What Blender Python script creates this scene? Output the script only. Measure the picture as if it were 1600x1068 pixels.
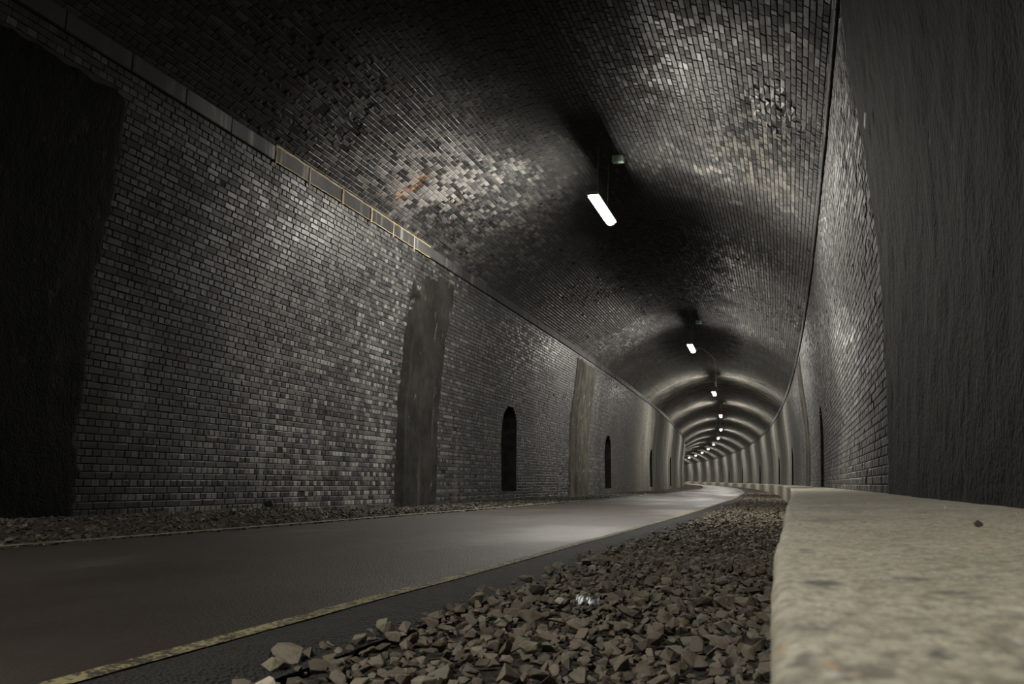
import bpy, bmesh, math, random
import numpy as np
from mathutils import Matrix, Vector

# ------------------------------------------------------------------ clean
for o in list(bpy.data.objects):
    bpy.data.objects.remove(o, do_unlink=True)
scene = bpy.context.scene
COL = scene.collection
random.seed(7)
RNG = np.random.default_rng(7)

# ------------------------------------------------------------------ camera (photo frame 1600 x 1068)
F_PX, YAW, PITCH, ROLL = 1350.0, 0.32862, 0.15451, 0.026303
CAM_Z = 0.58
cy_, sy_, cp_, sp_ = math.cos(YAW), math.sin(YAW), math.cos(PITCH), math.sin(PITCH)
_fw = Vector((-sy_ * cp_, cy_ * cp_, sp_))
_r0 = Vector((cy_, sy_, 0.0))
_u0 = _r0.cross(_fw)
_right = _r0 * math.cos(ROLL) + _u0 * math.sin(ROLL)
_up = _u0 * math.cos(ROLL) - _r0 * math.sin(ROLL)
cam_data = bpy.data.cameras.new('camera')
cam_data.sensor_width = 36.0
cam_data.lens = F_PX / 1600.0 * 36.0
cam_data.clip_start = 0.05
cam_data.clip_end = 1000.0
cam_data.dof.use_dof = True
cam_data.dof.focus_distance = 9.0
cam_data.dof.aperture_fstop = 9.0
cam = bpy.data.objects.new('camera', cam_data)
cam.matrix_world = Matrix(((_right.x, _up.x, -_fw.x, 0.0), (_right.y, _up.y, -_fw.y, 0.0),
                           (_right.z, _up.z, -_fw.z, CAM_Z), (0, 0, 0, 1)))
COL.objects.link(cam)
scene.camera = cam

# ------------------------------------------------------------------ world (night) and exposure
world = bpy.data.worlds.new('night'); scene.world = world
world.use_nodes = True
world.node_tree.nodes['Background'].inputs[0].default_value = (0.55, 0.60, 0.62, 1)
world.node_tree.nodes['Background'].inputs[1].default_value = 0.02
scene.view_settings.view_transform = 'Standard'
scene.view_settings.look = 'None'
scene.view_settings.gamma = 1.0
scene.view_settings.use_curve_mapping = False
scene.view_settings.exposure = 2.0
LAMP_STRENGTH = 130.0

# ------------------------------------------------------------------ tunnel frame: station s along the curve, X across, z up
K0, K1 = 0.0011589, -1.3251e-06
_t = np.linspace(-10.0, 460.0, 4701)
_th = np.where(_t > 0, K0 * _t + K1 * _t * _t / 2, 0.0)
_th = np.where(_t > 215, K0 * 215 + K1 * 215 ** 2 / 2 + (_t - 215) * .0016, _th)
_dx = -np.concatenate([[0], np.cumsum((np.sin(_th[1:]) + np.sin(_th[:-1])) / 2 * np.diff(_t))])
_dy = np.concatenate([[0], np.cumsum((np.cos(_th[1:]) + np.cos(_th[:-1])) / 2 * np.diff(_t))]) - 10.0
def tun(s, X, z):
    s = np.asarray(s, float); X = np.asarray(X, float); z = np.asarray(z, float)
    ax, ay, th = np.interp(s, _t, _dx), np.interp(s, _t, _dy), np.interp(s, _t, _th)
    s, X, z, ax, ay, th = np.broadcast_arrays(s, X, z, ax, ay, th)
    return np.stack([ax + X * np.cos(th), ay + X * np.sin(th), z], -1)
def tun1(s, X, z): return Vector(tun(s, X, z).tolist())
def heading(s): return float(np.interp(s, _t, _th))
def project(P):
    P = np.asarray(P, float) - np.array([0, 0, CAM_Z])
    r = P @ np.array(_right); u = P @ np.array(_up); d = P @ np.array(_fw)
    ok = d > 0.05; d = np.where(ok, d, 1.0)
    return 800 + F_PX * r / d, 534 - F_PX * u / d, d, ok

XC = -3.5                                     # middle of the tunnel
_wz = np.array([0, .9, 1.8, 3.0, 4.0, 4.7, 5.23])
_ww = np.array([4.19, 4.215, 4.23, 4.165, 4.05, 3.985, 3.965])
_wp = np.polyfit(_wz, _ww, 4)
def half_w(z): return np.polyval(_wp, np.clip(z, -.2, 5.25))
Z_IMP0, Z_IMP1 = 5.21, 5.44                    # springing course
Z_CROWN = 6.93
HALF = 3.97
RISE = Z_CROWN - Z_IMP1
R_V = (HALF ** 2 + RISE ** 2) / (2 * RISE)
TH_V = math.asin(HALF / R_V)
def wall_pt(side, s, z, out=0.0):              # out = behind the brick face
    return tun(s, XC + side * (half_w(z) + out), z)
def vault_pt(s, th, out=0.0):
    r = R_V + out
    return tun(s, XC + r * np.sin(th), Z_CROWN - R_V + r * np.cos(th))

# ------------------------------------------------------------------ numpy value noise
_perm = np.random.default_rng(3).random(65536)
def vnoise(x, y, z=0.0):
    x, y, z = np.broadcast_arrays(np.asarray(x, float), np.asarray(y, float), np.asarray(z, float))
    xi, yi, zi = np.floor(x).astype(np.int64), np.floor(y).astype(np.int64), np.floor(z).astype(np.int64)
    xf, yf, zf = x - xi, y - yi, z - zi
    xf, yf, zf = (q * q * (3 - 2 * q) for q in (xf, yf, zf))
    def h(a, b, c): return _perm[(a * 73856093 ^ b * 19349663 ^ c * 83492791) & 65535]
    def l(a, b, q): return a + (b - a) * q
    return l(l(l(h(xi, yi, zi), h(xi + 1, yi, zi), xf), l(h(xi, yi + 1, zi), h(xi + 1, yi + 1, zi), xf), yf),
             l(l(h(xi, yi, zi + 1), h(xi + 1, yi, zi + 1), xf), l(h(xi, yi + 1, zi + 1), h(xi + 1, yi + 1, zi + 1), xf), yf), zf)
def fbm(x, y, z=0.0, o=4):
    a, t, n = 1.0, 0.0, 0.0
    for i in range(o):
        n = n + a * vnoise(x * 2 ** i + 17 * i, y * 2 ** i + 5 * i, z * 2 ** i); t += a; a *= .5
    return n / t
def sstep(a, b, x):
    q = np.clip((x - a) / (b - a), 0, 1); return q * q * (3 - 2 * q)

# ------------------------------------------------------------------ object helpers
def tag(o, label=None, cat=None, group=None, kind=None):
    if label: o['label'] = label
    if cat: o['category'] = cat
    if group: o['group'] = group
    if kind: o['kind'] = kind
    return o
def link(o, parent=None):
    COL.objects.link(o)
    if parent is not None: o.parent = parent
    return o
def mesh_np(name, V, Fq, mats, parent=None, smooth=False, midx=None):
    V = np.asarray(V, np.float32).reshape(-1, 3); Fq = np.asarray(Fq, np.int32)
    n = Fq.shape[1]
    me = bpy.data.meshes.new(name)
    me.vertices.add(len(V)); me.vertices.foreach_set('co', V.ravel())
    me.loops.add(Fq.size); me.loops.foreach_set('vertex_index', Fq.ravel())
    me.polygons.add(len(Fq)); me.polygons.foreach_set('loop_start', np.arange(len(Fq), dtype=np.int32) * n)
    me.polygons.foreach_set('loop_total', np.full(len(Fq), n, np.int32))
    for m in (mats if isinstance(mats, (list, tuple)) else [mats]): me.materials.append(m)
    if midx is not None: me.polygons.foreach_set('material_index', np.asarray(midx, np.int32))
    me.polygons.foreach_set('use_smooth', np.full(len(Fq), smooth, bool))
    me.update(calc_edges=True)
    return link(bpy.data.objects.new(name, me), parent)
def grid(name, P, mat, parent=None, smooth=True, flip=False, midx=None):
    a, b = P.shape[:2]
    i = np.arange(a * b).reshape(a, b)
    q = np.stack([i[:-1, :-1], i[1:, :-1], i[1:, 1:], i[:-1, 1:]], -1).reshape(-1, 4)
    if flip: q = q[:, ::-1]
    return mesh_np(name, P.reshape(-1, 3), q, mat, parent, smooth, midx)
def bm_obj(name, bm, mat, parent=None, smooth=False):
    me = bpy.data.meshes.new(name); bm.to_mesh(me); bm.free()
    for m in (mat if isinstance(mat, (list, tuple)) else [mat]): me.materials.append(m)
    if smooth: me.polygons.foreach_set('use_smooth', np.ones(len(me.polygons), bool))
    return link(bpy.data.objects.new(name, me), parent)
def bm_box(bm, lo, hi, bev=0.0):
    r = bmesh.ops.create_cube(bm, size=1.0)
    for v in r['verts']:
        v.co = Vector([lo[k] + (v.co[k] + .5) * (hi[k] - lo[k]) for k in range(3)])
    if bev > 0:
        es = list({e for v in r['verts'] for e in v.link_edges})
        bmesh.ops.bevel(bm, geom=es, offset=bev, segments=2, affect='EDGES', profile=.5)
def bm_tube(bm, pts, r, seg=6):
    rings = []
    for i, p in enumerate(pts):
        d = (pts[min(i + 1, len(pts) - 1)] - pts[max(i - 1, 0)]).normalized()
        a = d.cross(Vector((0, 0, 1)) if abs(d.z) < .9 else Vector((1, 0, 0))).normalized(); b = d.cross(a)
        rings.append([bm.verts.new(p + (a * math.cos(t) + b * math.sin(t)) * r) for t in [k * 2 * math.pi / seg for k in range(seg)]])
    for i in range(len(rings) - 1):
        for k in range(seg):
            bm.faces.new((rings[i][k], rings[i][(k + 1) % seg], rings[i + 1][(k + 1) % seg], rings[i + 1][k]))
    bm.faces.new(rings[0]); bm.faces.new(rings[-1][::-1])

# ------------------------------------------------------------------ materials
class NT:
    def __init__(s, name):
        s.m = bpy.data.materials.new(name); s.m.use_nodes = True
        s.t = s.m.node_tree; s.b = s.t.nodes['Principled BSDF']
        s._pos = None
    def n(s, typ, **kw):
        nd = s.t.nodes.new(typ)
        for k, v in kw.items(): setattr(nd, k, v)
        return nd
    def set(s, inp, v):
        if isinstance(v, bpy.types.NodeSocket): s.t.links.new(v, inp)
        elif v is not None: inp.default_value = v
    def pos(s):
        if s._pos is None: s._pos = s.n('ShaderNodeNewGeometry').outputs['Position']
        return s._pos
    def math(s, op, a, b=None, c=None):
        nd = s.n('ShaderNodeMath', operation=op)
        s.set(nd.inputs[0], a)
        if b is not None: s.set(nd.inputs[1], b)
        if c is not None: s.set(nd.inputs[2], c)
        return nd.outputs[0]
    def scalev(s, v, sc):
        nd = s.n('ShaderNodeVectorMath', operation='MULTIPLY'); s.set(nd.inputs[0], v); nd.inputs[1].default_value = sc
        return nd.outputs[0]
    def noise(s, sc=(1, 1, 1), scale=1.0, detail=4, rough=.55, off=0.0):
        nd = s.n('ShaderNodeTexNoise'); v = s.scalev(s.pos(), sc)
        if off:
            ad = s.n('ShaderNodeVectorMath', operation='ADD'); s.set(ad.inputs[0], v); ad.inputs[1].default_value = (off, off * .7, off * 1.3); v = ad.outputs[0]
        s.set(nd.inputs['Vector'], v); nd.inputs['Scale'].default_value = scale
        nd.inputs['Detail'].default_value = detail; nd.inputs['Roughness'].default_value = rough
        return nd.outputs[0]
    def step(s, x, a, b, lo=0.0, hi=1.0):
        nd = s.n('ShaderNodeMapRange', interpolation_type='SMOOTHSTEP'); s.set(nd.inputs[0], x)
        for i, q in enumerate((a, b, lo, hi)): nd.inputs[i + 1].default_value = q
        return nd.outputs[0]
    def mix(s, f, a, b):
        nd = s.n('ShaderNodeMix', data_type='RGBA'); s.set(nd.inputs[0], f)
        s.set(nd.inputs[6], a if not isinstance(a, tuple) else (*a, 1)); s.set(nd.inputs[7], b if not isinstance(b, tuple) else (*b, 1))
        return nd.outputs[2]
    def ramp(s, f, stops):
        nd = s.n('ShaderNodeValToRGB'); s.set(nd.inputs[0], f); e = nd.color_ramp.elements
        while len(e) < len(stops): e.new(.5)
        for el, (p, c) in zip(e, stops): el.position = p; el.color = (*c, 1)
        return nd.outputs[0]
    def island(s):
        g = s.n('ShaderNodeNewGeometry').outputs['Random Per Island']; o = s.n('ShaderNodeObjectInfo').outputs['Random']
        return s.math('FRACT', s.math('ADD', g, o))
    def bump(s, h, strength=.5, dist=.01):
        nd = s.n('ShaderNodeBump'); s.set(nd.inputs['Height'], h); nd.inputs['Strength'].default_value = strength
        nd.inputs['Distance'].default_value = dist; s.t.links.new(nd.outputs[0], s.b.inputs['Normal'])
    def out(s, col, rough=.8, spec=None):
        s.set(s.b.inputs['Base Color'], (*col, 1) if isinstance(col, tuple) else col); s.set(s.b.inputs['Roughness'], rough)
        if spec is not None: s.b.inputs['Specular IOR Level'].default_value = spec
        return s.m
    def blob(s, c, rad, jitter=.35):                  # a ragged round stain at a fixed place on the surface
        v = s.n('ShaderNodeVectorMath', operation='SUBTRACT'); s.set(v.inputs[0], s.pos()); v.inputs[1].default_value = c
        w = s.scalev(v.outputs[0], tuple(1 / r for r in rad))
        ln = s.n('ShaderNodeVectorMath', operation='LENGTH'); s.set(ln.inputs[0], w)
        x = s.math('ADD', ln.outputs['Value'], s.math('MULTIPLY', s.math('SUBTRACT', s.noise(scale=3.1, off=9), .5), jitter * 4))
        return s.step(x, 1.15, .55)

def brick_mat(name, streak=(2.6, 2.6, .16), pale=.5, vault=False):
    t = NT(name); r = t.island()
    big = t.noise(scale=.33, detail=5, rough=.65)
    st = t.noise(sc=streak, scale=1.0, detail=4, off=3.0)
    fine = t.noise(scale=22, detail=4, off=5)
    base = t.ramp(r, [(0, (.018, .018, .019)), (.35, (.034, .034, .035)), (.75, (.055, .054, .052)), (.93, (.085, .083, .078)), (1, (.05, .035, .028))])
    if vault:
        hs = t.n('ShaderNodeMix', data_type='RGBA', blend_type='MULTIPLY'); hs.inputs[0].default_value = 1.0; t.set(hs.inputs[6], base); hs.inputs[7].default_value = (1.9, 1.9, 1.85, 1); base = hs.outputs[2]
    # lime bloom: whole bricks at random where the large noise and the run-down streaks allow it
    at = t.n('ShaderNodeAttribute', attribute_name='hdr').outputs['Fac']
    gate = t.math('ADD', t.math('ADD', t.math('MULTIPLY', r, .55), t.math('MULTIPLY', t.math('SUBTRACT', at, .4), .30 if not vault else 0.0)), t.math('ADD', t.math('MULTIPLY', big, .75), t.math('MULTIPLY', st, .75)))
    m1 = t.step(gate, 1.17, 1.42)
    m2 = t.step(t.math('ADD', t.math('MULTIPLY', st, .8), t.math('MULTIPLY', big, .5)), .74, .90)
    m = t.math('MULTIPLY', t.math('MAXIMUM', m1, t.math('MULTIPLY', m2, .7)), t.step(fine, .25, .6, .45, 1.0))
    col = t.mix(t.math('MULTIPLY', m, pale), base, (.34, .335, .31))
    soot = t.step(t.noise(scale=.55, detail=4, off=21), .52, .68)
    col = t.mix(t.math('MULTIPLY', soot, .55), col, (.012, .012, .0125))
    py = t.n('ShaderNodeSeparateXYZ'); t.set(py.inputs[0], t.pos())
    wob = t.math('SUBTRACT', t.noise(scale=.8, detail=4, off=17), .5)
    # soot at the near end, then lamp light and shade painted in wandering bands
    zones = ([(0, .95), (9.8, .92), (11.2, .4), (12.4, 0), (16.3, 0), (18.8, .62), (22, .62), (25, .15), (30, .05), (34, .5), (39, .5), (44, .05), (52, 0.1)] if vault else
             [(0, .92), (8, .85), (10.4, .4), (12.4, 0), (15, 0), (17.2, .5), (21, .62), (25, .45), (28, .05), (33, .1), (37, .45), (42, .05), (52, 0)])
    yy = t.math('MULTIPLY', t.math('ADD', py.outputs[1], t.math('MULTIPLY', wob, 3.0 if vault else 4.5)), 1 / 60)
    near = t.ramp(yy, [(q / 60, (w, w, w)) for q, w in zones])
    soot_shade = near
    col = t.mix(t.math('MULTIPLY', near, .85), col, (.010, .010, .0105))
    if vault:
        crown = t.step(t.math('ADD', py.outputs[2], t.math('MULTIPLY', wob, .5)), 6.45, 6.85)
        col = t.mix(t.math('MULTIPLY', crown, .75), col, (.011, .011, .0115))
        soot_shade = t.math('MAXIMUM', near, crown)
        rust = t.math('MULTIPLY', t.blob(tuple(tun(14.3, -6.85, 6.0)), (.55, .22, .42), .25), t.step(t.noise(scale=5.5, off=2), .42, .52))
        col = t.mix(t.math('MULTIPLY', rust, .9), col, (.42, .17, .035))
        lime = t.math('MULTIPLY', t.blob(tuple(tun(14.5, -6.45, 6.15)), (1.2, 1.9, .7)), t.step(r, .2, .7))
        col = t.mix(t.math('MULTIPLY', lime, .7), col, (.38, .36, .34))
        lime2 = t.math('MULTIPLY', t.blob(tuple(tun(14.4, -.6, 6.1)), (1.0, 2.6, .7)), t.step(r, .3, .8))
        col = t.mix(t.math('MULTIPLY', lime2, .5), col, (.26, .235, .20))
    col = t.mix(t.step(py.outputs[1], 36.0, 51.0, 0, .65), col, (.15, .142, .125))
    t.bump(t.math('ADD', t.noise(scale=55, detail=3, off=4), t.math('MULTIPLY', t.noise(scale=12, detail=3, off=7), 1.5)), .55, .006)
    rough = t.step(t.math('ADD', t.math('MULTIPLY', r, .5), t.math('MULTIPLY', fine, .5)), .2, .8, .34, .62)
    soot_shade = t.math('MAXIMUM', soot_shade, t.step(py.outputs[1], 34.0, 50.0))
    t.t.links.new(t.math('MULTIPLY', t.math('SUBTRACT', 1.0, t.math('MULTIPLY', soot_shade, .85)), .62), t.b.inputs['Specular IOR Level'])
    return t.out(col, t.math('ADD', rough, t.math('MULTIPLY', soot_shade, .28)))

M = {}
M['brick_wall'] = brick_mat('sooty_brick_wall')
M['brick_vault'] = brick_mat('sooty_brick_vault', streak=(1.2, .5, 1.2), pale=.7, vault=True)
t = NT('black_mortar'); M['mortar'] = t.out(t.ramp(t.noise(scale=3, detail=4), [(.3, (.008, .008, .008)), (.75, (.03, .029, .027))]), .9, .2)
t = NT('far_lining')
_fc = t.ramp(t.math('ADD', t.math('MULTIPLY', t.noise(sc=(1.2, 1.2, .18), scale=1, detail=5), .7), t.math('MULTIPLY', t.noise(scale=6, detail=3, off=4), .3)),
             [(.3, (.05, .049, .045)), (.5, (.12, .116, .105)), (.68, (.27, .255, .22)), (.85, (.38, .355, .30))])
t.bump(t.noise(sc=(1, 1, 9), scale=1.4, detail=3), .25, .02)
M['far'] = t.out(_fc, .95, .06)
def coat_mat(name, c0, c1, stain, rough=.75):
    t = NT(name)
    a = t.noise(scale=1.6, detail=6, rough=.65); st = t.noise(sc=(3.2, 3.2, .22), scale=1.2, detail=5, off=6)
    col = t.mix(t.step(a, .35, .7), c0, c1)
    col = t.mix(t.math('MULTIPLY', t.step(st, .58, .72), .6), col, stain)
    fl = t.step(t.noise(sc=(2.2, 2.2, .8), scale=2.4, detail=6, rough=.7, off=13), .63, .67)
    col = t.mix(t.math('MULTIPLY', fl, .8), col, tuple(q * 2.6 for q in stain))
    t.bump(t.math('ADD', t.noise(scale=34, detail=5), t.math('MULTIPLY', t.noise(sc=(1, 1, .6), scale=9, detail=5, off=3), 1.6)), .75, .02)
    return t.out(col, rough, .08)
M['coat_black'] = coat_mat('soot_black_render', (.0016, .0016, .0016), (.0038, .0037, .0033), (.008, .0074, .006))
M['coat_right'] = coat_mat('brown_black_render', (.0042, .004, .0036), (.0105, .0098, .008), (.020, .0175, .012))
M['coat_grey'] = coat_mat('grey_render', (.013, .0125, .011), (.030, .029, .026), (.06, .057, .048), .7)
M['coat_brown'] = coat_mat('brown_grey_render', (.035, .032, .027), (.075, .07, .058), (.13, .12, .095), .8)
t = NT('impost_stone')
_r = t.island(); _ic = t.mix(_r, (.05, .052, .055), (.10, .10, .098))
_ic = t.mix(t.step(t.noise(sc=(4, 4, .5), scale=1.3, detail=4), .52, .68), _ic, (.28, .27, .25))
_ic = t.mix(t.math('MULTIPLY', t.step(t.noise(scale=.5, detail=3, off=8), .42, .6), .75), _ic, (.02, .02, .02))
_sy = t.n('ShaderNodeSeparateXYZ'); t.set(_sy.inputs[0], t.pos())
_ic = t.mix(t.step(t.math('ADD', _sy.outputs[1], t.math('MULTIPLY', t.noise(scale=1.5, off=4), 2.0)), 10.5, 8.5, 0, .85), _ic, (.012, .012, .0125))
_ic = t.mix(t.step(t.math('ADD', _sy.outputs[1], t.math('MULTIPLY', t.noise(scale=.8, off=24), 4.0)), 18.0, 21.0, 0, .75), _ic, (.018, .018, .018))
t.bump(t.noise(scale=40, detail=4), .3, .005); M['impost'] = t.out(_ic, .7, .25)
t = NT('ochre_lime_deposit'); t.bump(t.noise(scale=30, detail=4), .8, .01)
M['deposit'] = t.out(t.ramp(t.noise(scale=5, detail=4), [(.38, (.55, .50, .38)), (.56, (.50, .40, .20)), (.7, (.36, .20, .06))]), .6)
t = NT('asphalt_brown')
_a = t.noise(scale=.5, detail=5); _v = t.n('ShaderNodeTexVoronoi'); t.set(_v.inputs['Vector'], t.pos()); _v.inputs['Scale'].default_value = 90
_c = t.mix(t.step(_a, .35, .65), (.030, .0215, .0155), (.048, .0365, .028))
_c = t.mix(t.math('MULTIPLY', t.step(_v.outputs['Distance'], .1, .45), .35), _c, (.02, .018, .016))
_c = t.mix(t.step(t.noise(sc=(2, .6, 1), scale=.6, detail=4, off=11), .58, .72, 0, .6), _c, (.075, .07, .06))
_pud = t.step(t.noise(sc=(1.3, .55, 1), scale=.5, detail=5, off=31), .38, .68)
t.bump(t.math('ADD', t.math('MULTIPLY', _v.outputs['Distance'], 1.2), t.noise(scale=35, detail=4)), .55, .006)
M['asphalt'] = t.out(_c, t.step(_pud, 0, 1, .62, .46), .5)
t = NT('asphalt_dark'); _v = t.n('ShaderNodeTexVoronoi'); t.set(_v.inputs['Vector'], t.pos()); _v.inputs['Scale'].default_value = 70
t.bump(t.math('ADD', t.math('MULTIPLY', _v.outputs['Distance'], 1.5), t.noise(scale=30, detail=5)), 1.0, .012)
M['asphalt_dark'] = t.out(t.mix(_v.outputs['Distance'], (.030, .030, .027), (.014, .014, .013)), .8, .4)
t = NT('worn_yellow_paint')
M['yellow'] = t.out(t.mix(t.step(t.math('ADD', t.math('MULTIPLY', t.noise(scale=60, detail=3), .6), t.math('MULTIPLY', t.noise(scale=9, detail=4, off=3), .4)), .465, .54), (.03, .025, .02), (.25, .22, .105)), .8)
t = NT('pale_edge_line')
M['pale_line'] = t.out(t.mix(t.step(t.noise(scale=8, detail=5), .38, .6), (.06, .055, .045), (.20, .18, .14)), .75)
t = NT('ledge_concrete')
_a = t.noise(scale=2.2, detail=6, rough=.7); _b = t.noise(scale=38, detail=4, off=2)
_c = t.mix(t.step(_a, .3, .7), (.29, .275, .205), (.42, .40, .315))
_c = t.mix(t.step(_b, .52, .66, 0, .6), _c, (.15, .14, .115))
_c = t.mix(t.step(t.noise(scale=85, detail=3, off=19), .46, .62, 0, .7), _c, (.15, .14, .115))
_c = t.mix(t.step(t.noise(scale=17, detail=3, off=52), .60, .70, 0, .75), _c, (.085, .08, .068))
_c = t.mix(t.math('MULTIPLY', t.blob((.012, .86, .49), (.022, .035, .03)), .8), _c, (.05, .05, .048))
_c = t.mix(t.step(t.noise(scale=75, detail=2, off=14), .62, .68, 0, .7), _c, (.52, .50, .46))
_c = t.mix(t.step(t.noise(scale=34, detail=1, off=41), .72, .75, 0, .85), _c, (.45, .23, .07))
_c = t.mix(t.step(t.noise(sc=(1, .4, 1), scale=5, detail=5, off=24), .58, .75, 0, .5), _c, (.09, .082, .07))
t.bump(t.math('ADD', t.noise(scale=120, detail=3), t.math('MULTIPLY', _b, 1.2)), .8, .005)
M['ledge'] = t.out(_c, .75, .4)
def stone_mat(name, stops):
    t = NT(name); r = t.island()
    c = t.ramp(r, stops)
    c = t.mix(t.step(t.noise(scale=16, detail=5), .45, .7, 0, .5), c, (.045, .04, .034))
    t.bump(t.noise(scale=60, detail=5), .7, .006)
    return t.out(c, .8, .35)
M['stone'] = stone_mat('ballast_stone', [(0, (.088, .073, .056)), (.3, (.145, .122, .092)), (.6, (.205, .178, .135)), (.85, (.125, .10, .082)), (.95, (.17, .165, .125)), (1, (.27, .25, .20))])
M['stone_verge'] = stone_mat('verge_stone', [(0, (.03, .027, .022)), (.5, (.07, .06, .046)), (.9, (.10, .088, .066)), (1, (.20, .18, .14))])
M['stone_pale'] = stone_mat('pale_stone', [(0, (.50, .45, .36)), (1, (.58, .53, .44))])
M['stone_moss'] = stone_mat('mossy_stone', [(0, (.19, .18, .115)), (1, (.30, .28, .20))])
M['stone_dark'] = stone_mat('dark_stone', [(0, (.03, .028, .026)), (1, (.045, .042, .038))])
t = NT('grit_bed'); t.bump(t.noise(scale=26, detail=6), 1.0, .03)
M['grit'] = t.out(t.ramp(t.noise(scale=30, detail=5), [(.35, (.016, .014, .012)), (.65, (.06, .053, .044))]), .9, .2)
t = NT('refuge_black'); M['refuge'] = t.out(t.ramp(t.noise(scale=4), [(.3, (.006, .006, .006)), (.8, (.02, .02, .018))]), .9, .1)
t = NT('lamp_body_grey'); M['lamp_body'] = t.out((.25, .25, .24), .5)
t = NT('lamp_glow'); t.b.inputs['Emission Color'].default_value = (1.0, .95, .86, 1); t.b.inputs['Emission Strength'].default_value = LAMP_STRENGTH
M['glow'] = t.out((.8, .8, .78), .4)
t = NT('steel_wire'); M['wire'] = t.out((.22, .22, .21), .4); M['wire'].node_tree.nodes['Principled BSDF'].inputs['Metallic'].default_value = .6
t = NT('black_cable'); M['cable'] = t.out((.03, .03, .03), .5)
t = NT('pale_green_box'); M['box'] = t.out((.42, .58, .48), .5)
t = NT('white_tag'); M['tag'] = t.out((.9, .88, .86), .35)
t = NT('foil'); M['foil'] = t.out((.42, .43, .45), .5); M['foil'].node_tree.nodes['Principled BSDF'].inputs['Metallic'].default_value = .8

# ------------------------------------------------------------------ the setting: lining shell
S0, S1, S_BR = -6.0, 430.0, 52.0
REF = {-1: [(23.1, 24.5), (38.9, 40.5), (56.5, 58.0), (74.0, 75.5)], 1: [(22.9, 24.3), (49.0, 50.5), (67.5, 69.0), (98.5, 100.0), (130.5, 132.0), (157.0, 158.5)]}
Z_SILL, Z_REF = {-1: .17, 1: .54}, 2.58
def ref_top(s, a, b):
    m, r = (a + b) / 2, (b - a) / 2
    return Z_REF - r * .85 + .85 * np.sqrt(np.clip(r * r - (s - m) ** 2, 0, None))
def stations(side):
    s = list(np.arange(S0, 60, 1.0)) + list(np.arange(60, S1 + .1, 3.0))
    for a, b in REF.get(side, []):
        s = [q for q in s if q < a - .05 or q > b + .05] + list(np.linspace(a, b, 17))
    return np.array(sorted(s))
def make_wall(side, name):
    st = stations(side); V = []; Fc = []; mi = []
    rows = np.linspace(0, 1, 15)
    def strip(s0, s1, za, zb):           # one column of quads between stations with its own z range at either end
        b = len(V)
        for s, (z0, z1) in ((s0, za), (s1, zb)):
            z = z0 + (z1 - z0) * rows
            out = .013 if s < S_BR else .004
            V.extend(wall_pt(side, np.full(15, s), z, out).tolist())
        for k in range(14):
            q = [b + k, b + 15 + k, b + 16 + k, b + k + 1]
            Fc.append(q if side < 0 else q[::-1]); mi.append(0 if s1 <= S_BR + 1.5 else 1)
    for s0, s1 in zip(st[:-1], st[1:]):
        r = [(a, b) for a, b in REF[side] if a - 1e-6 <= s0 and s1 <= b + 1e-6]
        if r:
            a, b = r[0]
            strip(s0, s1, (-.3, Z_SILL[side]), (-.3, Z_SILL[side]))
            strip(s0, s1, (float(ref_top(s0, a, b)), 5.3), (float(ref_top(s1, a, b)), 5.3))
        else: strip(s0, s1, (-.3, 5.3), (-.3, 5.3))
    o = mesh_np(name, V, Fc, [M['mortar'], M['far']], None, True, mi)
    return tag(o, kind='structure')
wall_l = make_wall(-1, 'wall_left'); wall_r = make_wall(1, 'wall_right')
tag(wall_l, label='left tunnel wall of sooty brick beside the gravel verge'); tag(wall_r, label='right tunnel wall of sooty brick behind the concrete ledge')
st = np.concatenate([np.arange(S0, 60, 1.0), np.arange(60, S1 + .1, 3.0)])
th = np.linspace(-TH_V - .03, TH_V + .03, 41)
P = vault_pt(st[:, None], th[None, :], np.where(st < S_BR, .013, .004)[:, None])
mi = np.repeat((st[:-1] > S_BR).astype(int), 40)
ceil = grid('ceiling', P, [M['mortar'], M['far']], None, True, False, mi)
tag(ceil, label='segmental brick vault blackened by soot over the path', kind='structure')
# far end closing wall
P = np.stack([tun(S1 - 1, XC + np.linspace(-4.4, 4.4, 2), z) for z in (-.3, 7.2)], 0)
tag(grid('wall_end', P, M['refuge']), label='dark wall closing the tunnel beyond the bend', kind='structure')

# refuges: dark arched recesses let into the walls
for side, par in ((-1, wall_l), (1, wall_r)):
    for a, b in REF[side]:
        ss = np.linspace(a, b, 17); tp = ref_top(ss, a, b); zs = Z_SILL[side]
        loop = [(a, zs)] + list(zip(ss, tp)) + [(b, zs)]
        V = []; Fq = []
        for dep in (-.004, .75):
            V += [wall_pt(side, s, z, dep).tolist() for s, z in loop]
        n = len(loop)
        for k in range(n): Fq.append([k, (k + 1) % n, n + (k + 1) % n, n + k])
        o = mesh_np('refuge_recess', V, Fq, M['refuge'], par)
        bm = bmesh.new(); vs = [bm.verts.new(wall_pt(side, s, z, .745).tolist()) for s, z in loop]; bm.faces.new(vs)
        bk = bm_obj('recess_back', bm, M['refuge'], o)

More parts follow.
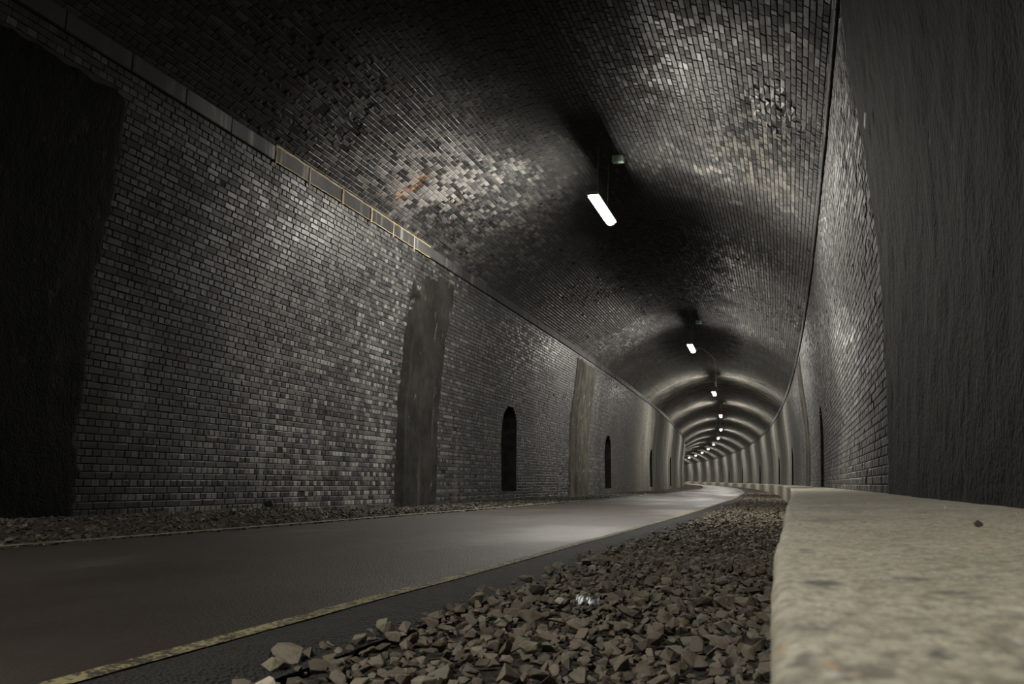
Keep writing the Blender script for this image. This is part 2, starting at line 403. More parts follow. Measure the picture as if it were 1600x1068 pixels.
# ------------------------------------------------------------------ bricks
def brick_field(kind, side, s_a, s_b, t0, t1, course, seed):
    """lists of bricks (s0,s1,t0,t1) in English bond, joints taken off"""
    rng = np.random.default_rng(seed); L = course * 2.86; out = []
    n = int(round((t1 - t0) / course)); ch = (t1 - t0) / n
    for i in range(n):
        za, zb = t0 + i * ch, t0 + (i + 1) * ch
        header = (i % 2 == 0) if kind == 'wall' else (i % 4 == 1)
        step = L / 2 if header else L
        off = (0.25 * L if header else 0.0) if kind == 'wall' else rng.uniform(0, L)
        k = np.arange(math.floor(s_a / step), math.ceil(s_b / step))
        e = k * step + off
        j = rng.uniform(-.008, .008, len(e) + 1)
        e0 = e + j[:-1]; e1 = e + step + j[1:]
        out.append(np.stack([e0, e1, np.full_like(e0, za), np.full_like(e0, zb), np.full_like(e0, float(header))], 1))
    return np.concatenate(out)
CH = 0.0855
def wall_bricks(side, parent, s_a, s_b, seed, zmin, near_top):
    B = brick_field('wall', side, S0 + .5, s_b, -2 * CH, Z_IMP0 - .005, CH, seed)
    zc = (B[:, 2] + B[:, 3]) / 2; sc = (B[:, 0] + B[:, 1]) / 2
    keep = (zc > zmin) & ((sc > s_a) | (zc > near_top))
    B = B[keep]
    for a, b in REF[side]:                      # cut the bricks at the recess edges
        zc = (B[:, 2] + B[:, 3]) / 2
        m, r = (a + b) / 2, (b - a) / 2
        q = np.clip((zc - (Z_REF - .85 * r)) / (.85 * r), 0, 1); hw = r * np.sqrt(1 - q * q)
        ins = (zc > Z_SILL[side]) & (zc < Z_REF)
        n0, n1 = m - hw, m + hw
        lo = B[ins & (B[:, 0] < n0)].copy(); lo[:, 1] = np.minimum(lo[:, 1], n0[ins & (B[:, 0] < n0)])
        hi = B[ins & (B[:, 1] > n1)].copy(); hi[:, 0] = np.maximum(hi[:, 0], n1[ins & (B[:, 1] > n1)])
        both = hi[hi[:, 0] > lo[0, 0] - 1e9]
        full_lo = lo[(lo[:, 1] - lo[:, 0]) > .03]; full_hi = both[(both[:, 1] - both[:, 0]) > .03]
        # bricks wholly to one side appear in one list only
        B = np.concatenate([B[~ins], full_lo, full_hi])
    pick = lambda b, d: wall_pt(side, b[0], b[1], d)
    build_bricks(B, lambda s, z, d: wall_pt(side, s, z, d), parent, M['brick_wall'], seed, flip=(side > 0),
                 erode=lambda s, z: np.zeros_like(s))
def build_bricks(B, mp, parent, mat, seed, flip, erode, n_ind=300):
    rng = np.random.default_rng(seed + 100); n = len(B); g = .0034
    s0, s1, t0, t1 = B[:, 0] + g, B[:, 1] - g, B[:, 2] + B[:, 5] * g, B[:, 3] - B[:, 5] * g
    sc, tc = (s0 + s1) / 2, (t0 + t1) / 2
    er = erode(sc, tc)
    d = rng.normal(0, .0022, n) + er * rng.uniform(-.008, .012, n)
    drop = (rng.random(n) < er * .03) | (rng.random(n) < .0015)
    # pixel size of every brick in the photograph
    A = mp(s0, tc, 0 * s0); Bq = mp(s1, tc, 0 * s0); C = mp(sc, t0, 0 * s0); Dq = mp(sc, t1, 0 * s0)
    ua, va, da, oka = project(A); ub, vb, db, okb = project(Bq); uc, vc, _, okc = project(C); ud, vd, _, okd = project(Dq)
    inf = oka & okb & (ua > 0) & (ua < 1600) & (ub > 0) & (ub < 1600) & (vc > 0) & (vc < 1068) & (vd > 0) & (vd < 1068) & ~drop
    area = np.abs((ub - ua) * (vd - vc) - (vb - va) * (ud - uc)) * inf
    top = np.argsort(-area)[:n_ind]
    ind = np.zeros(n, bool); ind[top] = True
    rest = ~ind & ~drop
    # one joined part for the others: face, chamfers, sides
    def pack(sel):
        m = sel.sum()
        a0, a1, b0, b1, dd = s0[sel], s1[sel], t0[sel], t1[sel], d[sel]
        sf = B[sel, 5]
        c = np.minimum(.007, (a1 - a0) * .2); cs = c; ct = c * sf
        tl = rng.normal(0, .0015, (4, m)) + er[sel] * rng.normal(0, .006, (4, m))
        jc = rng.uniform(-.5, 1.2, (8, m)) * .004
        cs_ = [(a0 + cs + jc[0], b0 + ct + jc[1] * sf), (a1 - cs - jc[2], b0 + ct + jc[3] * sf), (a1 - cs - jc[4], b1 - ct - jc[5] * sf), (a0 + cs + jc[6], b1 - ct - jc[7] * sf)]
        co = [(a0, b0), (a1, b0), (a1, b1), (a0, b1)]
        L = [mp(x, y, dd + tl[i]) for i, (x, y) in enumerate(cs_)] + [mp(x, y, dd + .006) for x, y in co] + [mp(x, y, np.full(m, .03)) for x, y in co]
        V = np.stack(L, 1)
        q = [[0, 1, 2, 3]] + [[4 + i, 4 + (i + 1) % 4, (i + 1) % 4, i] for i in range(4)] + [[8 + i, 8 + (i + 1) % 4, 4 + (i + 1) % 4, 4 + i] for i in range(4)]
        q = np.array(q)
        if not flip: q = q[:, ::-1]
        Fq = (np.arange(m)[:, None, None] * 12 + q[None]).reshape(-1, 4)
        return V.reshape(-1, 3), Fq
    V, Fq = pack(rest)
    o = mesh_np('brickwork', V, Fq, mat, parent); o['kind'] = 'stuff'
    hat = o.data.attributes.new('hdr', 'FLOAT', 'POINT'); hat.data.foreach_set('value', np.repeat(B[rest, 4], 12).astype(np.float32))
    # the largest ones singly, sharing a few meshes
    protos = {}
    for i in top:
        ls, lt = s1[i] - s0[i], (t1[i] - t0[i]) / B[i, 5]
        key = (int(round(ls / .02)), rng.integers(0, 4))
        o0, os_, ot = mp(sc[i], tc[i], d[i]), mp(sc[i] + .01, tc[i], d[i]), mp(sc[i], tc[i] + .01 * B[i, 5], d[i])
        xs = Vector((os_ - o0).tolist()).normalized(); xt = Vector((ot - o0).tolist()); xt = (xt - xs * xt.dot(xs)).normalized()
        nn = xs.cross(xt)
        back = Vector((mp(sc[i], tc[i], d[i] + .02) - o0).tolist())
        if nn.dot(back) > 0: nn = -nn; fl = True
        else: fl = False
        kk = (*key, fl)
        if kk not in protos:
            w, h = key[0] * .02 / 2, CH / 2 - g; r2 = random.Random(hash(kk[:2]) & 255)
            c = .007; J = lambda: r2.uniform(-.5, 1.2) * .004
            tv = [(-w + c + J(), -h + c + J(), r2.gauss(0, .0015)), (w - c - J(), -h + c + J(), r2.gauss(0, .0015)), (w - c - J(), h - c - J(), r2.gauss(0, .0015)), (-w + c + J(), h - c - J(), r2.gauss(0, .0015))]
            ov = [(-w, -h, -.006), (w, -h, -.006), (w, h, -.006), (-w, h, -.006)]
            bv = [(x, y, -.03) for x, y, _ in ov]
            q = [[0, 1, 2, 3]] + [[4 + k, 4 + (k + 1) % 4, (k + 1) % 4, k] for k in range(4)] + [[8 + k, 8 + (k + 1) % 4, 4 + (k + 1) % 4, 4 + k] for k in range(4)]
            if fl: q = [x[::-1] for x in q]
            me = bpy.data.meshes.new('brick'); me.from_pydata(tv + ov + bv, [], q); me.materials.append(mat); protos[kk] = me
            hat = me.attributes.new('hdr', 'FLOAT', 'POINT'); hat.data.foreach_set('value', np.full(12, float(key[0] < 8), np.float32))
        b = bpy.data.objects.new('brick', protos[kk])
        mt = Matrix((xs, xt, nn)).transposed().to_4x4(); mt.translation = Vector(o0.tolist())
        mt = mt @ Matrix.Diagonal((ls / (key[0] * .02), 1, 1, 1))
        b.matrix_world = mt
        link(b, parent)
def with_scale(B, k): return np.concatenate([B, np.full((len(B), 1), k)], 1)
_bf = brick_field
def brick_field(*a):
    return with_scale(_bf(*a), 1.0)
S_COAT = {-1: 7.75, 1: 7.95}
wall_bricks(-1, wall_l, S_COAT[-1] - .25, S_BR + 1, 11, -.2, Z_IMP0 - .3)
wall_bricks(1, wall_r, S_COAT[1] - .25, S_BR + 1, 12, .45, 9.0)
# vault: courses along the tunnel, t = angle
nb = 2 * TH_V * R_V
BV = brick_field('vault', 0, S0 + .5, S_BR + 1, -nb / 2, nb / 2, CH * .98, 13)
BV[:, 2] /= R_V; BV[:, 3] /= R_V; BV[:, 5] = 1 / R_V
def erode_v(s, th):
    x = XC + R_V * np.sin(th)
    n = fbm(s * .9, th * 7, 1.0) - .5
    e1 = 1 - sstep(.7, 1.1, np.hypot((s - 10.4) / 1.7, (x + 6.6) / 1.1) + n * .9)
    e2 = 1 - sstep(.7, 1.1, np.hypot((s - 16.9) / 1.5, (x + 6.8) / .8) + n * .9)
    e3 = 1 - sstep(.7, 1.1, np.hypot((s - 12.5) / 1.2, (x + .2) / .5) + n * .9)
    e4 = sstep(.60, .68, fbm(s * .35 + 50, th * 2.5, 4.0))
    return np.maximum.reduce([e1, e2, e3, e4 * .6])
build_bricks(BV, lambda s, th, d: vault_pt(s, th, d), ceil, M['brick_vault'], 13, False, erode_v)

# ------------------------------------------------------------------ springing courses
def impost(side, name):
    V = []; Fq = []
    st = np.concatenate([np.arange(S0, 60, 1.0), np.arange(60, S1 + .1, 3.0)])
    P = np.stack([tun(st, XC + side * (HALF + .06), Z_IMP0 - .01), tun(st, XC + side * (HALF - .028), Z_IMP0 - .004),
                  tun(st, XC + side * (HALF - .028), Z_IMP1 + .004), tun(st, XC + side * (HALF + .06), Z_IMP1 + .012)], 1)
    base = grid(name, P, [M['mortar']], None, False, flip=side > 0)
    tag(base, label='springing course of long dressed stones under the vault, %s' % ('above the gravel verge' if side < 0 else 'above the concrete ledge'), kind='structure')
    rng = random.Random(5 + side); s = S0
    while s < 75:
        l = rng.uniform(.82, 1.12); d = rng.uniform(-.006, .006); bm = bmesh.new()
        vs = []
        for q in (s + .008, s + l - .008):
            for x, z in ((.05, Z_IMP0 + .004), (-.045 + d, Z_IMP0 + .004), (-.045 + d, Z_IMP1 - .004), (.05, Z_IMP1 - .004)):
                vs.append(bm.verts.new(tun(q, XC + side * (HALF + x), z).tolist()))
        for f in ((0, 1, 2, 3), (7, 6, 5, 4), (0, 4, 5, 1), (1, 5, 6, 2), (2, 6, 7, 3), (3, 7, 4, 0)): bm.faces.new([vs[k] for k in f])
        bmesh.ops.recalc_face_normals(bm, faces=bm.faces)
        bmesh.ops.bevel(bm, geom=list(bm.edges), offset=.008, segments=1, affect='EDGES')
        bm_obj('impost_stone', bm, M['impost'], base)
        if side < 0 and 10.0 < s < 16.2:         # ochre crust bled from the joint
            r2 = random.Random(int(s * 100)); bm = bmesh.new()
            pts = [tun1(s, XC - HALF + .047, Z_IMP0 - .03 - r2.uniform(0, .12)), tun1(s + r2.uniform(-.02, .02), XC - HALF + .05, (Z_IMP0 + Z_IMP1) / 2), tun1(s, XC - HALF + .047, Z_IMP1)]
            bm_tube(bm, pts, r2.uniform(.012, .03), 5)
            for zz, rr in ((Z_IMP1 + .006, .016), (Z_IMP0 - .004, .010)):
                q = np.linspace(s, s + l, 9); bm_tube(bm, [tun1(x, XC - HALF + .042, zz + r2.uniform(-.006, .006)) for x in q], rr * r2.uniform(.7, 1.2), 5)
            tag(bm_obj('lime_crust', bm, M['deposit'], base), label='ochre lime crust in the joints')
        s += l
    return base
impost(-1, 'trim_1'); impost(1, 'trim_2')

# ------------------------------------------------------------------ render coats over the brick
def coat(side, parent, s0, s1, z0, z1, mat, thick, seed, ridge=None, label=None, res=.05, ragged=.12, fade=.5):
    ns = max(4, int((s1 - s0 + 1.2) / res)); nz = int((z1 - z0) / (res * 1.2))
    s = np.linspace(s0 - .6, s1 + .6, ns)[:, None]; z = np.linspace(z0, z1, nz)[None, :]
    rag = (fbm(s * .8 + seed, z * 1.1, seed * 1.0) - .5) * ragged * 2 + (fbm(s * 7 + seed, z * 8, seed * 1.0, 3) - .5) * .16
    e = np.minimum(sstep(s0 - .05, s0 + .05, s + rag), 1 - sstep(s1 - .05, s1 + .05, s + rag))
    e = e * (1 - sstep(z1 - .25, z1 - .02, z + rag * fade))
    n = fbm(s * 2.2 + seed * 3, z * 1.6, 2.0, 5) - .5; n2 = fbm(s * 3.2, z * 3.4 + seed, 7.0, 5) - .5
    d = -.03 + e * (.045 + thick * (1 + n * 1.6) + n2 * .03)
    if ridge is not None: d = d + .05 * np.exp(-((s + rag * .25 - ridge) / .10) ** 2) * e * sstep(z0, z0 + .3, z)
    P = wall_pt(side, s, z, -d)
    o = grid('render_coat', P, mat, parent, True, flip=side > 0)
    if label: o['label'] = label
    return o
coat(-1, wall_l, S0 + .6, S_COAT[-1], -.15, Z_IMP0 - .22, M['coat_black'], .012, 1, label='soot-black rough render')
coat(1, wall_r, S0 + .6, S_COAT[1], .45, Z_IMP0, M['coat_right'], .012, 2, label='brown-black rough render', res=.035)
coat(-1, wall_l, 16.1, 18.3, -.15, Z_IMP0 - .3, M['coat_grey'], .012, 3, ridge=16.35, label='dark grey render strip', fade=9.0)
coat(-1, wall_l, 31.4, 35.0, -.15, Z_IMP0 - .02, M['coat_brown'], .02, 4, ridge=32.4, label='brown-grey render strip with a pale ridge', res=.07)
coat(1, wall_r, 31.8, 35.0, .45, Z_IMP0 - .02, M['coat_brown'], .02, 5, ridge=33.3, label='brown-grey render strip with a pale ridge', res=.07)

# ------------------------------------------------------------------ floor
def ribbon(name, s, xs, zf, mat, parent=None, smooth=True):
    X = np.array(xs)[None, :]; S = np.asarray(s)[:, None]
    P = tun(S, X + 0 * S, zf(S + 0 * X, X + 0 * S)); return grid(name, P, mat, parent, smooth, flip=True)
s_f = np.concatenate([np.arange(S0, 0, .5), np.arange(0, 12, .08), np.arange(12, 60, .5), np.arange(60, S1 + .1, 3.0)])
X_YEL, X_GRAV, X_PL, X_LE = -1.915, -1.65, -5.31, -.075
fl = ribbon('floor', s_f, np.linspace(-7.8, 1.2, 10), lambda s, x: 0 * s - .12, M['grit'])
tag(fl, label='bed of dark grit under the whole tunnel', kind='structure')
ap = ribbon('asphalt_path', s_f, np.linspace(X_PL - .05, X_YEL - .03, 36), lambda s, x: (fbm(s * .8, x * .8, 1.0, 3) - .5) * .012 + (fbm(s * 9, x * 9, 3.0, 2) - .5) * .004 - .02 * sstep(X_PL + .1, X_PL - .05, x), M['asphalt'])
tag(ap, label='brown asphalt path running along the tunnel', kind='structure')
sh = ribbon('asphalt_shoulder', s_f, np.linspace(X_YEL - .04, X_GRAV + .12, 16), lambda s, x: (fbm(s * .8, x * .8, 1.0, 3) - .5) * .012 + (fbm(s * 14, x * 14, 3.0, 2) - .62) * .010 * sstep(X_YEL + .03, X_YEL + .06, x) - .001 - .04 * sstep(X_GRAV - .06, X_GRAV + .12, x), M['asphalt_dark'])
tag(sh, label='dark asphalt shoulder between the yellow line and the ballast', kind='structure')
s_y = s_f[(s_f > .5) & (s_f < 60)]
w_y = .04
yl = ribbon('yellow_line', s_y, np.linspace(X_YEL - w_y, X_YEL + w_y, 5), lambda s, x: (fbm(s * .8, x * .8, 1.0, 3) - .5) * .012 + .0035, M['yellow'], ap)
pl = ribbon('pale_edge', s_f[s_f < 70], np.linspace(X_PL - .05, X_PL + .05, 4), lambda s, x: 0 * s + .012, M['pale_line'], ap)

# ledge: concrete bench with a rounded worn arris
lp = [(X_LE + .004, -.12), (X_LE, .1), (X_LE - .002, .3), (X_LE, .470), (X_LE + .002, .480), (X_LE + .007, .486), (X_LE + .016, .489), (X_LE + .12, .491), (X_LE + .3, .499), (X_LE + .5, .510), (X_LE + .7, .518), (X_LE + .9, .524), (X_LE + 1.1, .526)]
s_l = np.concatenate([np.arange(S0, -.2, .3), np.arange(-.2, 4, .02), np.arange(4, 14, .08), np.arange(14, 60, .5), np.arange(60, S1 + .1, 3.0)])
X = np.array([a for a, b in lp])[None, :]; Z = np.array([b for a, b in lp])[None, :]
S = s_l[:, None]
chip = (fbm(S * 2.2, Z * 0 + 3.0, 1.0, 4) - .5)
XL = np.interp(S, [.3, .44, .63, 1.09, 1.36, 1.98, 4.0, 13.0, 60], [-.02, -.022, -.028, -.042, -.048, -.057, -.081, -.11, -.09]) - X_LE + .004
Xw = X + XL * (1 - sstep(X_LE + .3, X_LE + .9, X)) + chip * .012 * (Z > .05) + (fbm(S * 9, X * 20, 6.0, 3) - .5) * .006
Zw = Z + (fbm(S * 1.5, X * 2, 9.0, 4) - .5) * .008 * (Z > .4) + (fbm(S * 12, X * 12, 4.0, 3) - .5) * .003
lg = grid('ledge', tun(S + 0 * X, Xw, Zw), M['ledge'], None, True, flip=False)
tag(lg, label='raised concrete ledge along the foot of the right wall', kind='structure')

# ------------------------------------------------------------------ stones
def stone_mesh(seed, pts=16, flat=.6, bev=.0):
    r = np.random.default_rng(seed); bm = bmesh.new()
    d = r.normal(size=(pts, 3)); d /= np.linalg.norm(d, axis=1)[:, None]
    d *= np.array([1.0, r.uniform(.62, .9), flat * r.uniform(.75, 1.1)]) * r.uniform(.82, 1.08, (pts, 1))
    for p in d: bm.verts.new(p.tolist())
    h = bmesh.ops.convex_hull(bm, input=list(bm.verts))
    bmesh.ops.delete(bm, geom=[v for v in bm.verts if not v.link_faces], context='VERTS')
    if bev: bmesh.ops.bevel(bm, geom=list(bm.edges), offset=bev, segments=1, affect='EDGES', clamp_overlap=True)
    bmesh.ops.triangulate(bm, faces=list(bm.faces)); bmesh.ops.recalc_face_normals(bm, faces=list(bm.faces))
    return bm
def stone_np(seed, pts):
    bm = stone_mesh(seed, pts); bm.verts.index_update()
    V = np.array([v.co[:] for v in bm.verts]); Fq = np.array([[v.index for v in f.verts] for f in bm.faces]); bm.free()
    return V, Fq
def scatter(n, s_rng, x_rng, seed, rad, power=1.0):
    r = np.random.default_rng(seed)
    s = s_rng[0] + (s_rng[1] - s_rng[0]) * r.random(n) ** power
    return s, r.uniform(x_rng[0], x_rng[1], n), r.uniform(*rad, n) * np.where(r.random(n) < .12, 1.45, 1.0), r
PROT = [stone_np(900 + k, 12) for k in range(16)]
def joined_stones(name, s, x, z, rad, r, mat):
    Vs, Fs, b = [], [], 0
    P = tun(s, x, z)
    for i in range(len(s)):
        V, Fq = PROT[r.integers(16)]
        a, tx, ty = r.uniform(0, 6.28), r.normal(0, .35), r.normal(0, .35)
        Rm = np.array(Matrix.Rotation(a, 3, 'Z') @ Matrix.Rotation(tx, 3, 'X') @ Matrix.Rotation(ty, 3, 'Y'))
        Vs.append((V * rad[i]) @ Rm.T + P[i]); Fs.append(Fq + b); b += len(V)
    return mesh_np(name, np.concatenate(Vs), np.concatenate(Fs), mat)
# Poisson-like spots for the near ballast so that single stones do not run into each other
def poisson(s_a, s_b, x_a, x_b, tries, rmin, rmax, seed):
    r = random.Random(seed); cell = {}; out = []
    for _ in range(tries):
        s, x, rr = r.uniform(s_a, s_b), r.uniform(x_a, x_b), r.uniform(rmin, rmax) * (1.4 if r.random() < .1 else 1)
        c = (int(s / .12), int(x / .12)); ok = True
        for i in range(-1, 2):
            for j in range(-1, 2):
                for (a, b, q) in cell.get((c[0] + i, c[1] + j), ()):
                    if (a - s) ** 2 + (b - x) ** 2 < ((q + rr) * .80) ** 2: ok = False; break
                if not ok: break
            if not ok: break
        if ok: cell.setdefault(c, []).append((s, x, rr)); out.append((s, x, rr))
    return out
SPECIAL = [  # station, X, size, height scale, material, name, label
    (2.12, -1.40, .034, .75, 'stone_pale', 'pale_stone', 'small cream rounded stone among the brown ballast by the asphalt shoulder'),
    (2.92, -.90, .050, .62, 'stone_moss', 'mossy_stone', 'long greenish-yellow stone tilted on the dark ballast'),
    (3.02, -1.50, .040, 1.0, 'stone_moss', 'mossy_stone', 'blocky grey-green stone standing at the edge of the asphalt shoulder'),
    (2.33, -1.52, .034, .7, 'stone_moss', 'mossy_stone', 'broad stone with an ochre-green top beside the asphalt shoulder'),
    (4.05, -1.10, .034, .8, 'stone_pale', 'pale_stone', 'small sandy stone beside the crumpled foil'),
]
def gz(s, x): return -.055 + .03 * (fbm(np.asarray(s) * 1.2, np.asarray(x) * 1.6, 2.0, 3) - .5)
spots = poisson(1.2, 7.5, X_GRAV + .02, X_LE - .05, 30000, .020, .050, 4)
spots = [p for p in spots if all((p[0] - q[0]) ** 2 + (p[1] - q[1]) ** 2 > (p[2] + q[2]) ** 2 * .7 for q in SPECIAL)]
pos = tun(np.array([p[0] for p in spots]), np.array([p[1] for p in spots]), np.zeros(len(spots)))
u, v, d, ok = project(pos)
vis = ok & (u > 0) & (u < 1600) & (v < 1075)
# the ledge hides what lies close behind its edge as seen from the camera
key = np.where(vis, np.array([p[2] for p in spots]) / d, 0)
order = np.argsort(-key); singles = set(order[:295].tolist())
SM = []
for k in range(14):
    bm = stone_mesh(40 + k, 11 + k % 4, .66, .035); me = bpy.data.meshes.new('ballast_stone'); bm.to_mesh(me); bm.free(); me.materials.append(M['stone']); SM.append(me)
r = random.Random(3)
for i in sorted(singles):
    s, x, rr = spots[i]
    o = bpy.data.objects.new('ballast_stone', SM[r.randrange(14)])
    p = tun1(s, x, float(gz(s, x)) + rr * r.uniform(.35, .8))
    o.matrix_world = Matrix.Translation(p) @ Matrix.Rotation(r.uniform(0, 6.28), 4, 'Z') @ Matrix.Rotation(r.gauss(0, .3), 4, 'X') @ Matrix.Rotation(r.gauss(0, .3), 4, 'Y') @ Matrix.Diagonal((rr, rr, rr * r.uniform(.8, 1.15), 1))
    sz = 'large ' if rr > .047 else ('small ' if rr < .032 else '')
    wh = 'beside the dark asphalt shoulder' if x < X_GRAV + .35 else ('against the foot of the concrete ledge' if x > X_LE - .35 else 'in the middle of the ballast strip')
    tag(link(o), '%sangular brown-grey ballast stone %s' % (sz, wh), 'stone', 'loose ballast stones beside the ledge')
for k, (s, x, rr, hs, mt, nm, lb) in enumerate(SPECIAL):
    bm = stone_mesh(300 + k, 12, hs, .03); me = bpy.data.meshes.new(nm); bm.to_mesh(me); bm.free(); me.materials.append(M[mt])
    o = bpy.data.objects.new(nm, me); p = tun1(s, x, -.03 + rr * .75 * hs + .02)
    o.matrix_world = Matrix.Translation(p) @ Matrix.Rotation(.5 + k, 4, 'Z') @ Matrix.Rotation(.2, 4, 'X') @ Matrix.Diagonal((rr, rr, rr, 1))
    tag(link(o), lb, 'stone')
rr_ = np.random.default_rng(77)
rest = [p for i, p in enumerate(spots) if i not in singles]
SG = np.array([spots[i] for i in sorted(singles)] + [(q[0], q[1], q[2]) for q in SPECIAL])
s2, x2, r2, _ = scatter(9000, (6.5, 62), (X_GRAV - .03, X_LE - .02), 5, (.022, .046), 1.8)
s3, x3, r3, _ = scatter(5000, (.8, 14), (X_GRAV - .02, X_LE - .02), 6, (.014, .026))
_k = np.array([np.all((SG[:, 0] - a) ** 2 + (SG[:, 1] - b) ** 2 > (SG[:, 2] * .8 + c) ** 2) for a, b, c in zip(s3, x3, r3)])
s3, x3, r3 = s3[_k], x3[_k], r3[_k]
_k = np.array([a > 8 or np.all((SG[:, 0] - a) ** 2 + (SG[:, 1] - b) ** 2 > (SG[:, 2] + c) ** 2) for a, b, c in zip(s2, x2, r2)])
s2, x2, r2 = s2[_k], x2[_k], r2[_k]
S_ = np.concatenate([[p[0] for p in rest], s2, s3]); X_ = np.concatenate([[p[1] for p in rest], x2, x3]); R_ = np.concatenate([[p[2] for p in rest], r2, r3])
Z_ = gz(S_, X_) + R_ * rr_.uniform(.1, .7, len(S_)); Z_[-len(s3):] -= .012
tag(joined_stones('ballast', S_, X_, Z_, R_, rr_, M['stone']), 'bed of brown-grey ballast along the foot of the concrete ledge', 'ballast', kind='stuff')
def bank(s, x): return -.03 + (-.05 + .11 * (1 - sstep(10, 15, np.asarray(s)))) * sstep(X_PL - .15, -7.45, np.asarray(x)) + .04 * (fbm(np.asarray(s) * .9, np.asarray(x) * 1.3, 8.0, 3) - .5)
vb = ribbon('verge_bed', s_f[s_f < 90], np.linspace(-7.75, X_PL - .03, 16), bank, M['grit']); tag(vb, label='bank of grit between the path and the left wall', kind='structure')
tag(ribbon('ballast_bed', s_f, np.linspace(X_GRAV + .02, X_LE + .02, 14), lambda s, x: gz(s, x) - .01, M['grit']), label='grit under the ballast beside the ledge', kind='structure')
s4, x4, r4, _ = scatter(9000, (2.0, 60), (-7.42, X_PL - .04), 8, (.016, .038), 1.5)
_k = np.hypot(s4 - 11.2, x4 + 7.42) > .17; s4, x4, r4 = s4[_k], x4[_k], r4[_k]
tag(joined_stones('verge_gravel', s4, x4, bank(s4, x4) + r4 * .4, r4, rr_, M['stone_verge']), 'loose gravel piled along the foot of the left wall', 'gravel', kind='stuff')

# ------------------------------------------------------------------ lamps hung from the crown
S_LAMP, D_LAMP, Z_LAMP = 16.12, 18.39, 5.83
lamp_parts = {}
def lamp_meshes():
    bm = bmesh.new(); bm_box(bm, (-.10, -.92, .0), (.10, .92, .055), .012); lamp_parts['housing'] = (bm, M['lamp_body'])
    bm = bmesh.new(); n = 12          # rounded trough diffuser
    prof = [(.097 * math.cos(a), -.10 * math.sin(a)) for a in np.linspace(0, math.pi, 11)]
    secs = []
    for y, k in ((-.91, .45), (-.885, .8), (-.83, 1), (.83, 1), (.885, .8), (.91, .45)):
        secs.append([bm.verts.new((x * k, y, z * k)) for x, z in prof])
    for a, b in zip(secs[:-1], secs[1:]):
        for k in range(10): bm.faces.new((a[k], a[k + 1], b[k + 1], b[k]))
    bm.faces.new(secs[0]); bm.faces.new(secs[-1][::-1]); bmesh.ops.recalc_face_normals(bm, faces=list(bm.faces))
    lamp_parts['diffuser'] = (bm, M['glow'])
    bm = bmesh.new(); bm_box(bm, (-.105, -.935, -.02), (.105, -.905, .06), .008); lamp_parts['end_cap'] = (bm, M['lamp_body'])
lamp_meshes()
LM = {}
for k, (bm, m) in lamp_parts.items():
    me = bpy.data.meshes.new(k); bm.to_mesh(me); bm.free(); me.materials.append(m); LM[k] = me
bm = bmesh.new(); bm_tube(bm, [Vector((0, 0, .05)), Vector((0.0, .06, Z_CROWN - Z_LAMP + .0))], .007, 6); me = bpy.data.meshes.new('hanger_wire'); bm.to_mesh(me); bm.free(); me.materials.append(M['wire']); LM['wire'] = me
bm = bmesh.new(); bm_box(bm, (-.11, -.07, -.15), (.11, .07, 0), .012); me = bpy.data.meshes.new('box_body'); bm.to_mesh(me); bm.free(); me.materials.append(M['box']); LM['jb'] = me
bm = bmesh.new(); bm_box(bm, (-.115, -.085, -.155), (.115, -.07, -.03), .005); me = bpy.data.meshes.new('box_lid'); bm.to_mesh(me); bm.free(); me.materials.append(M['box']); LM['jl'] = me
bm = bmesh.new(); bm_box(bm, (.10, -.03, -.06), (.16, .03, .01), .01); me = bpy.data.meshes.new('cable_gland'); bm.to_mesh(me); bm.free(); me.materials.append(M['wire']); LM['jg'] = me
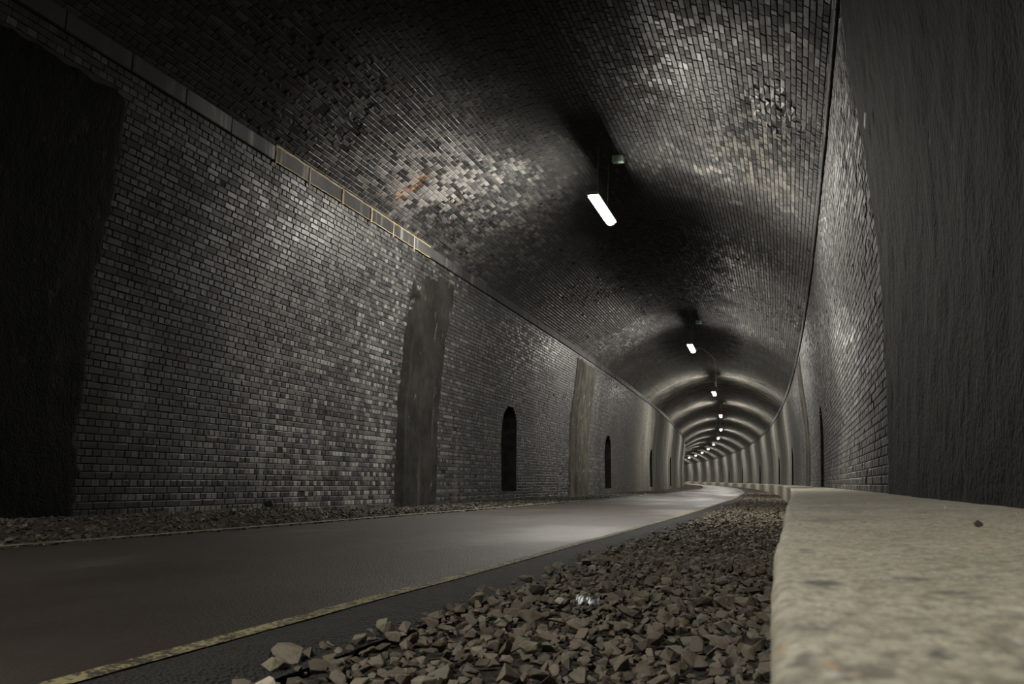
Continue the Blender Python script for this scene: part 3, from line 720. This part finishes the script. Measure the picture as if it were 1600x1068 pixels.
for i in range(-1, 18):
    s = S_LAMP + i * D_LAMP
    e = bpy.data.objects.new('strip_lamp', None); e.location = tun1(s, XC - .02, Z_LAMP); e.rotation_euler = (0, 0, heading(s)); link(e)
    lb = {-1: 'lit strip lamp hung between the two black rendered walls', 0: 'lit strip lamp hung level with the narrow dark render strip on the brick wall',
          1: 'lit strip lamp hung level with the broad ridged render strips on both walls'}.get(i, 'lit white strip lamp hung on two wires below the crown, far along the tunnel')
    tag(e, lb, 'lamp', 'strip lamps hung along the tunnel crown')
    for nm in ('housing', 'diffuser', 'end_cap'): link(bpy.data.objects.new(nm, LM[nm]), e)
    c = link(bpy.data.objects.new('end_cap', LM['end_cap']), e); c.rotation_euler = (0, 0, math.pi)
    for y in (-.5, .5):
        w = link(bpy.data.objects.new('hanger_wire', LM['wire']), e); w.location = (0, y, 0)
    if 0 <= i < 6:
        sb, xb = s + .1, XC + .27
        zt = Z_CROWN - R_V + math.sqrt(R_V ** 2 - (xb - XC) ** 2)
        j = bpy.data.objects.new('junction_box', None); j.location = tun1(sb, xb, zt + .012); j.rotation_euler = (0, 0, heading(s)); link(j)
        lj = {0: 'pale green junction box on the crown level with the narrow dark render strip', 1: 'pale green junction box on the crown level with the broad ridged render strips'}.get(i, 'small pale green junction box on the crown far along the tunnel')
        tag(j, lj, 'junction box', 'junction boxes on the tunnel crown')
        for nm, k in (('box_body', 'jb'), ('box_lid', 'jl'), ('cable_gland', 'jg')): link(bpy.data.objects.new(nm, LM[k]), j)
    if i == 1:                                # feed cable slung loosely from this lamp to the next
        pts = []
        for q in np.linspace(0, 1, 26):
            pts.append(tun1(s + .95 + q * (D_LAMP - 1.9), XC + .12 + .25 * math.sin(q * math.pi), Z_LAMP + .06 + .62 * math.sin(q * math.pi) ** .6 * (1 - .12 * math.sin(q * math.pi * 3))))
        bm = bmesh.new(); bm_tube(bm, pts, .006, 6)
        tag(bm_obj('feed_cable', bm, M['wire'], None, True), 'thin grey cable slung under the crown between two strip lamps', 'cable')

# ------------------------------------------------------------------ small things
bm = bmesh.new(); bm_box(bm, (-.006, -.035, -.055), (.006, .035, .055), .003)
o = bm_obj('wall_tag', bm, M['tag']); o.location = wall_pt(1, 7.05, 3.45, -.075).tolist(); o.rotation_euler = (math.radians(45), 0, 0)
tag(o, 'small white diamond-shaped tag on the black rendered wall', 'tag')
bm = stone_mesh(77, 14, .8)
o = bm_obj('pebble', bm, M['stone_dark']); o.scale = (.009, .010, .009); o.location = tun1(1.78, .295, .518); tag(o, 'small dark pebble lying on the concrete ledge', 'stone')
r = random.Random(12)
for k in range(16):
    bm = stone_mesh(500 + k, 10, .7); o = bm_obj('crumb', bm, M['stone_pale'])
    s, x = r.uniform(1.6, 4.5), r.uniform(.25, .62); q = r.uniform(.003, .006)
    zz = float(np.interp(x, [a for a, b in lp[6:]], [b for a, b in lp[6:]]))
    o.scale = (q, q, q); o.location = tun1(s, x, zz + .003); tag(o, 'tiny pale crumb of grit on top of the concrete ledge', 'grit', 'pale crumbs on the ledge')
bm = bmesh.new(); bmesh.ops.create_grid(bm, x_segments=10, y_segments=7, size=1)
rg = np.random.default_rng(9)
for v_ in bm.verts:
    x, y = v_.co.x, v_.co.y; v_.co = Vector((x * .055, y * .03, .022 * (1 - y * y) + rg.uniform(-.008, .008) + .01 * math.sin(x * 7 + y * 3)))
bmesh.ops.solidify(bm, geom=list(bm.faces), thickness=.0015)
o = bm_obj('crumpled_foil', bm, M['foil']); o.location = tun1(4.1, -.98, .005); o.rotation_euler = (0, .1, .3)
tag(o, 'crumpled silver foil wrapper lying on the ballast', 'litter')
bm = stone_mesh(88, 16, .8); o = bm_obj('black_rock', bm, M['stone_dark']); o.scale = (.11, .09, .09); o.location = tun1(11.2, -7.42, .10); tag(o, 'black rock lying on the gravel against the left wall', 'rock')
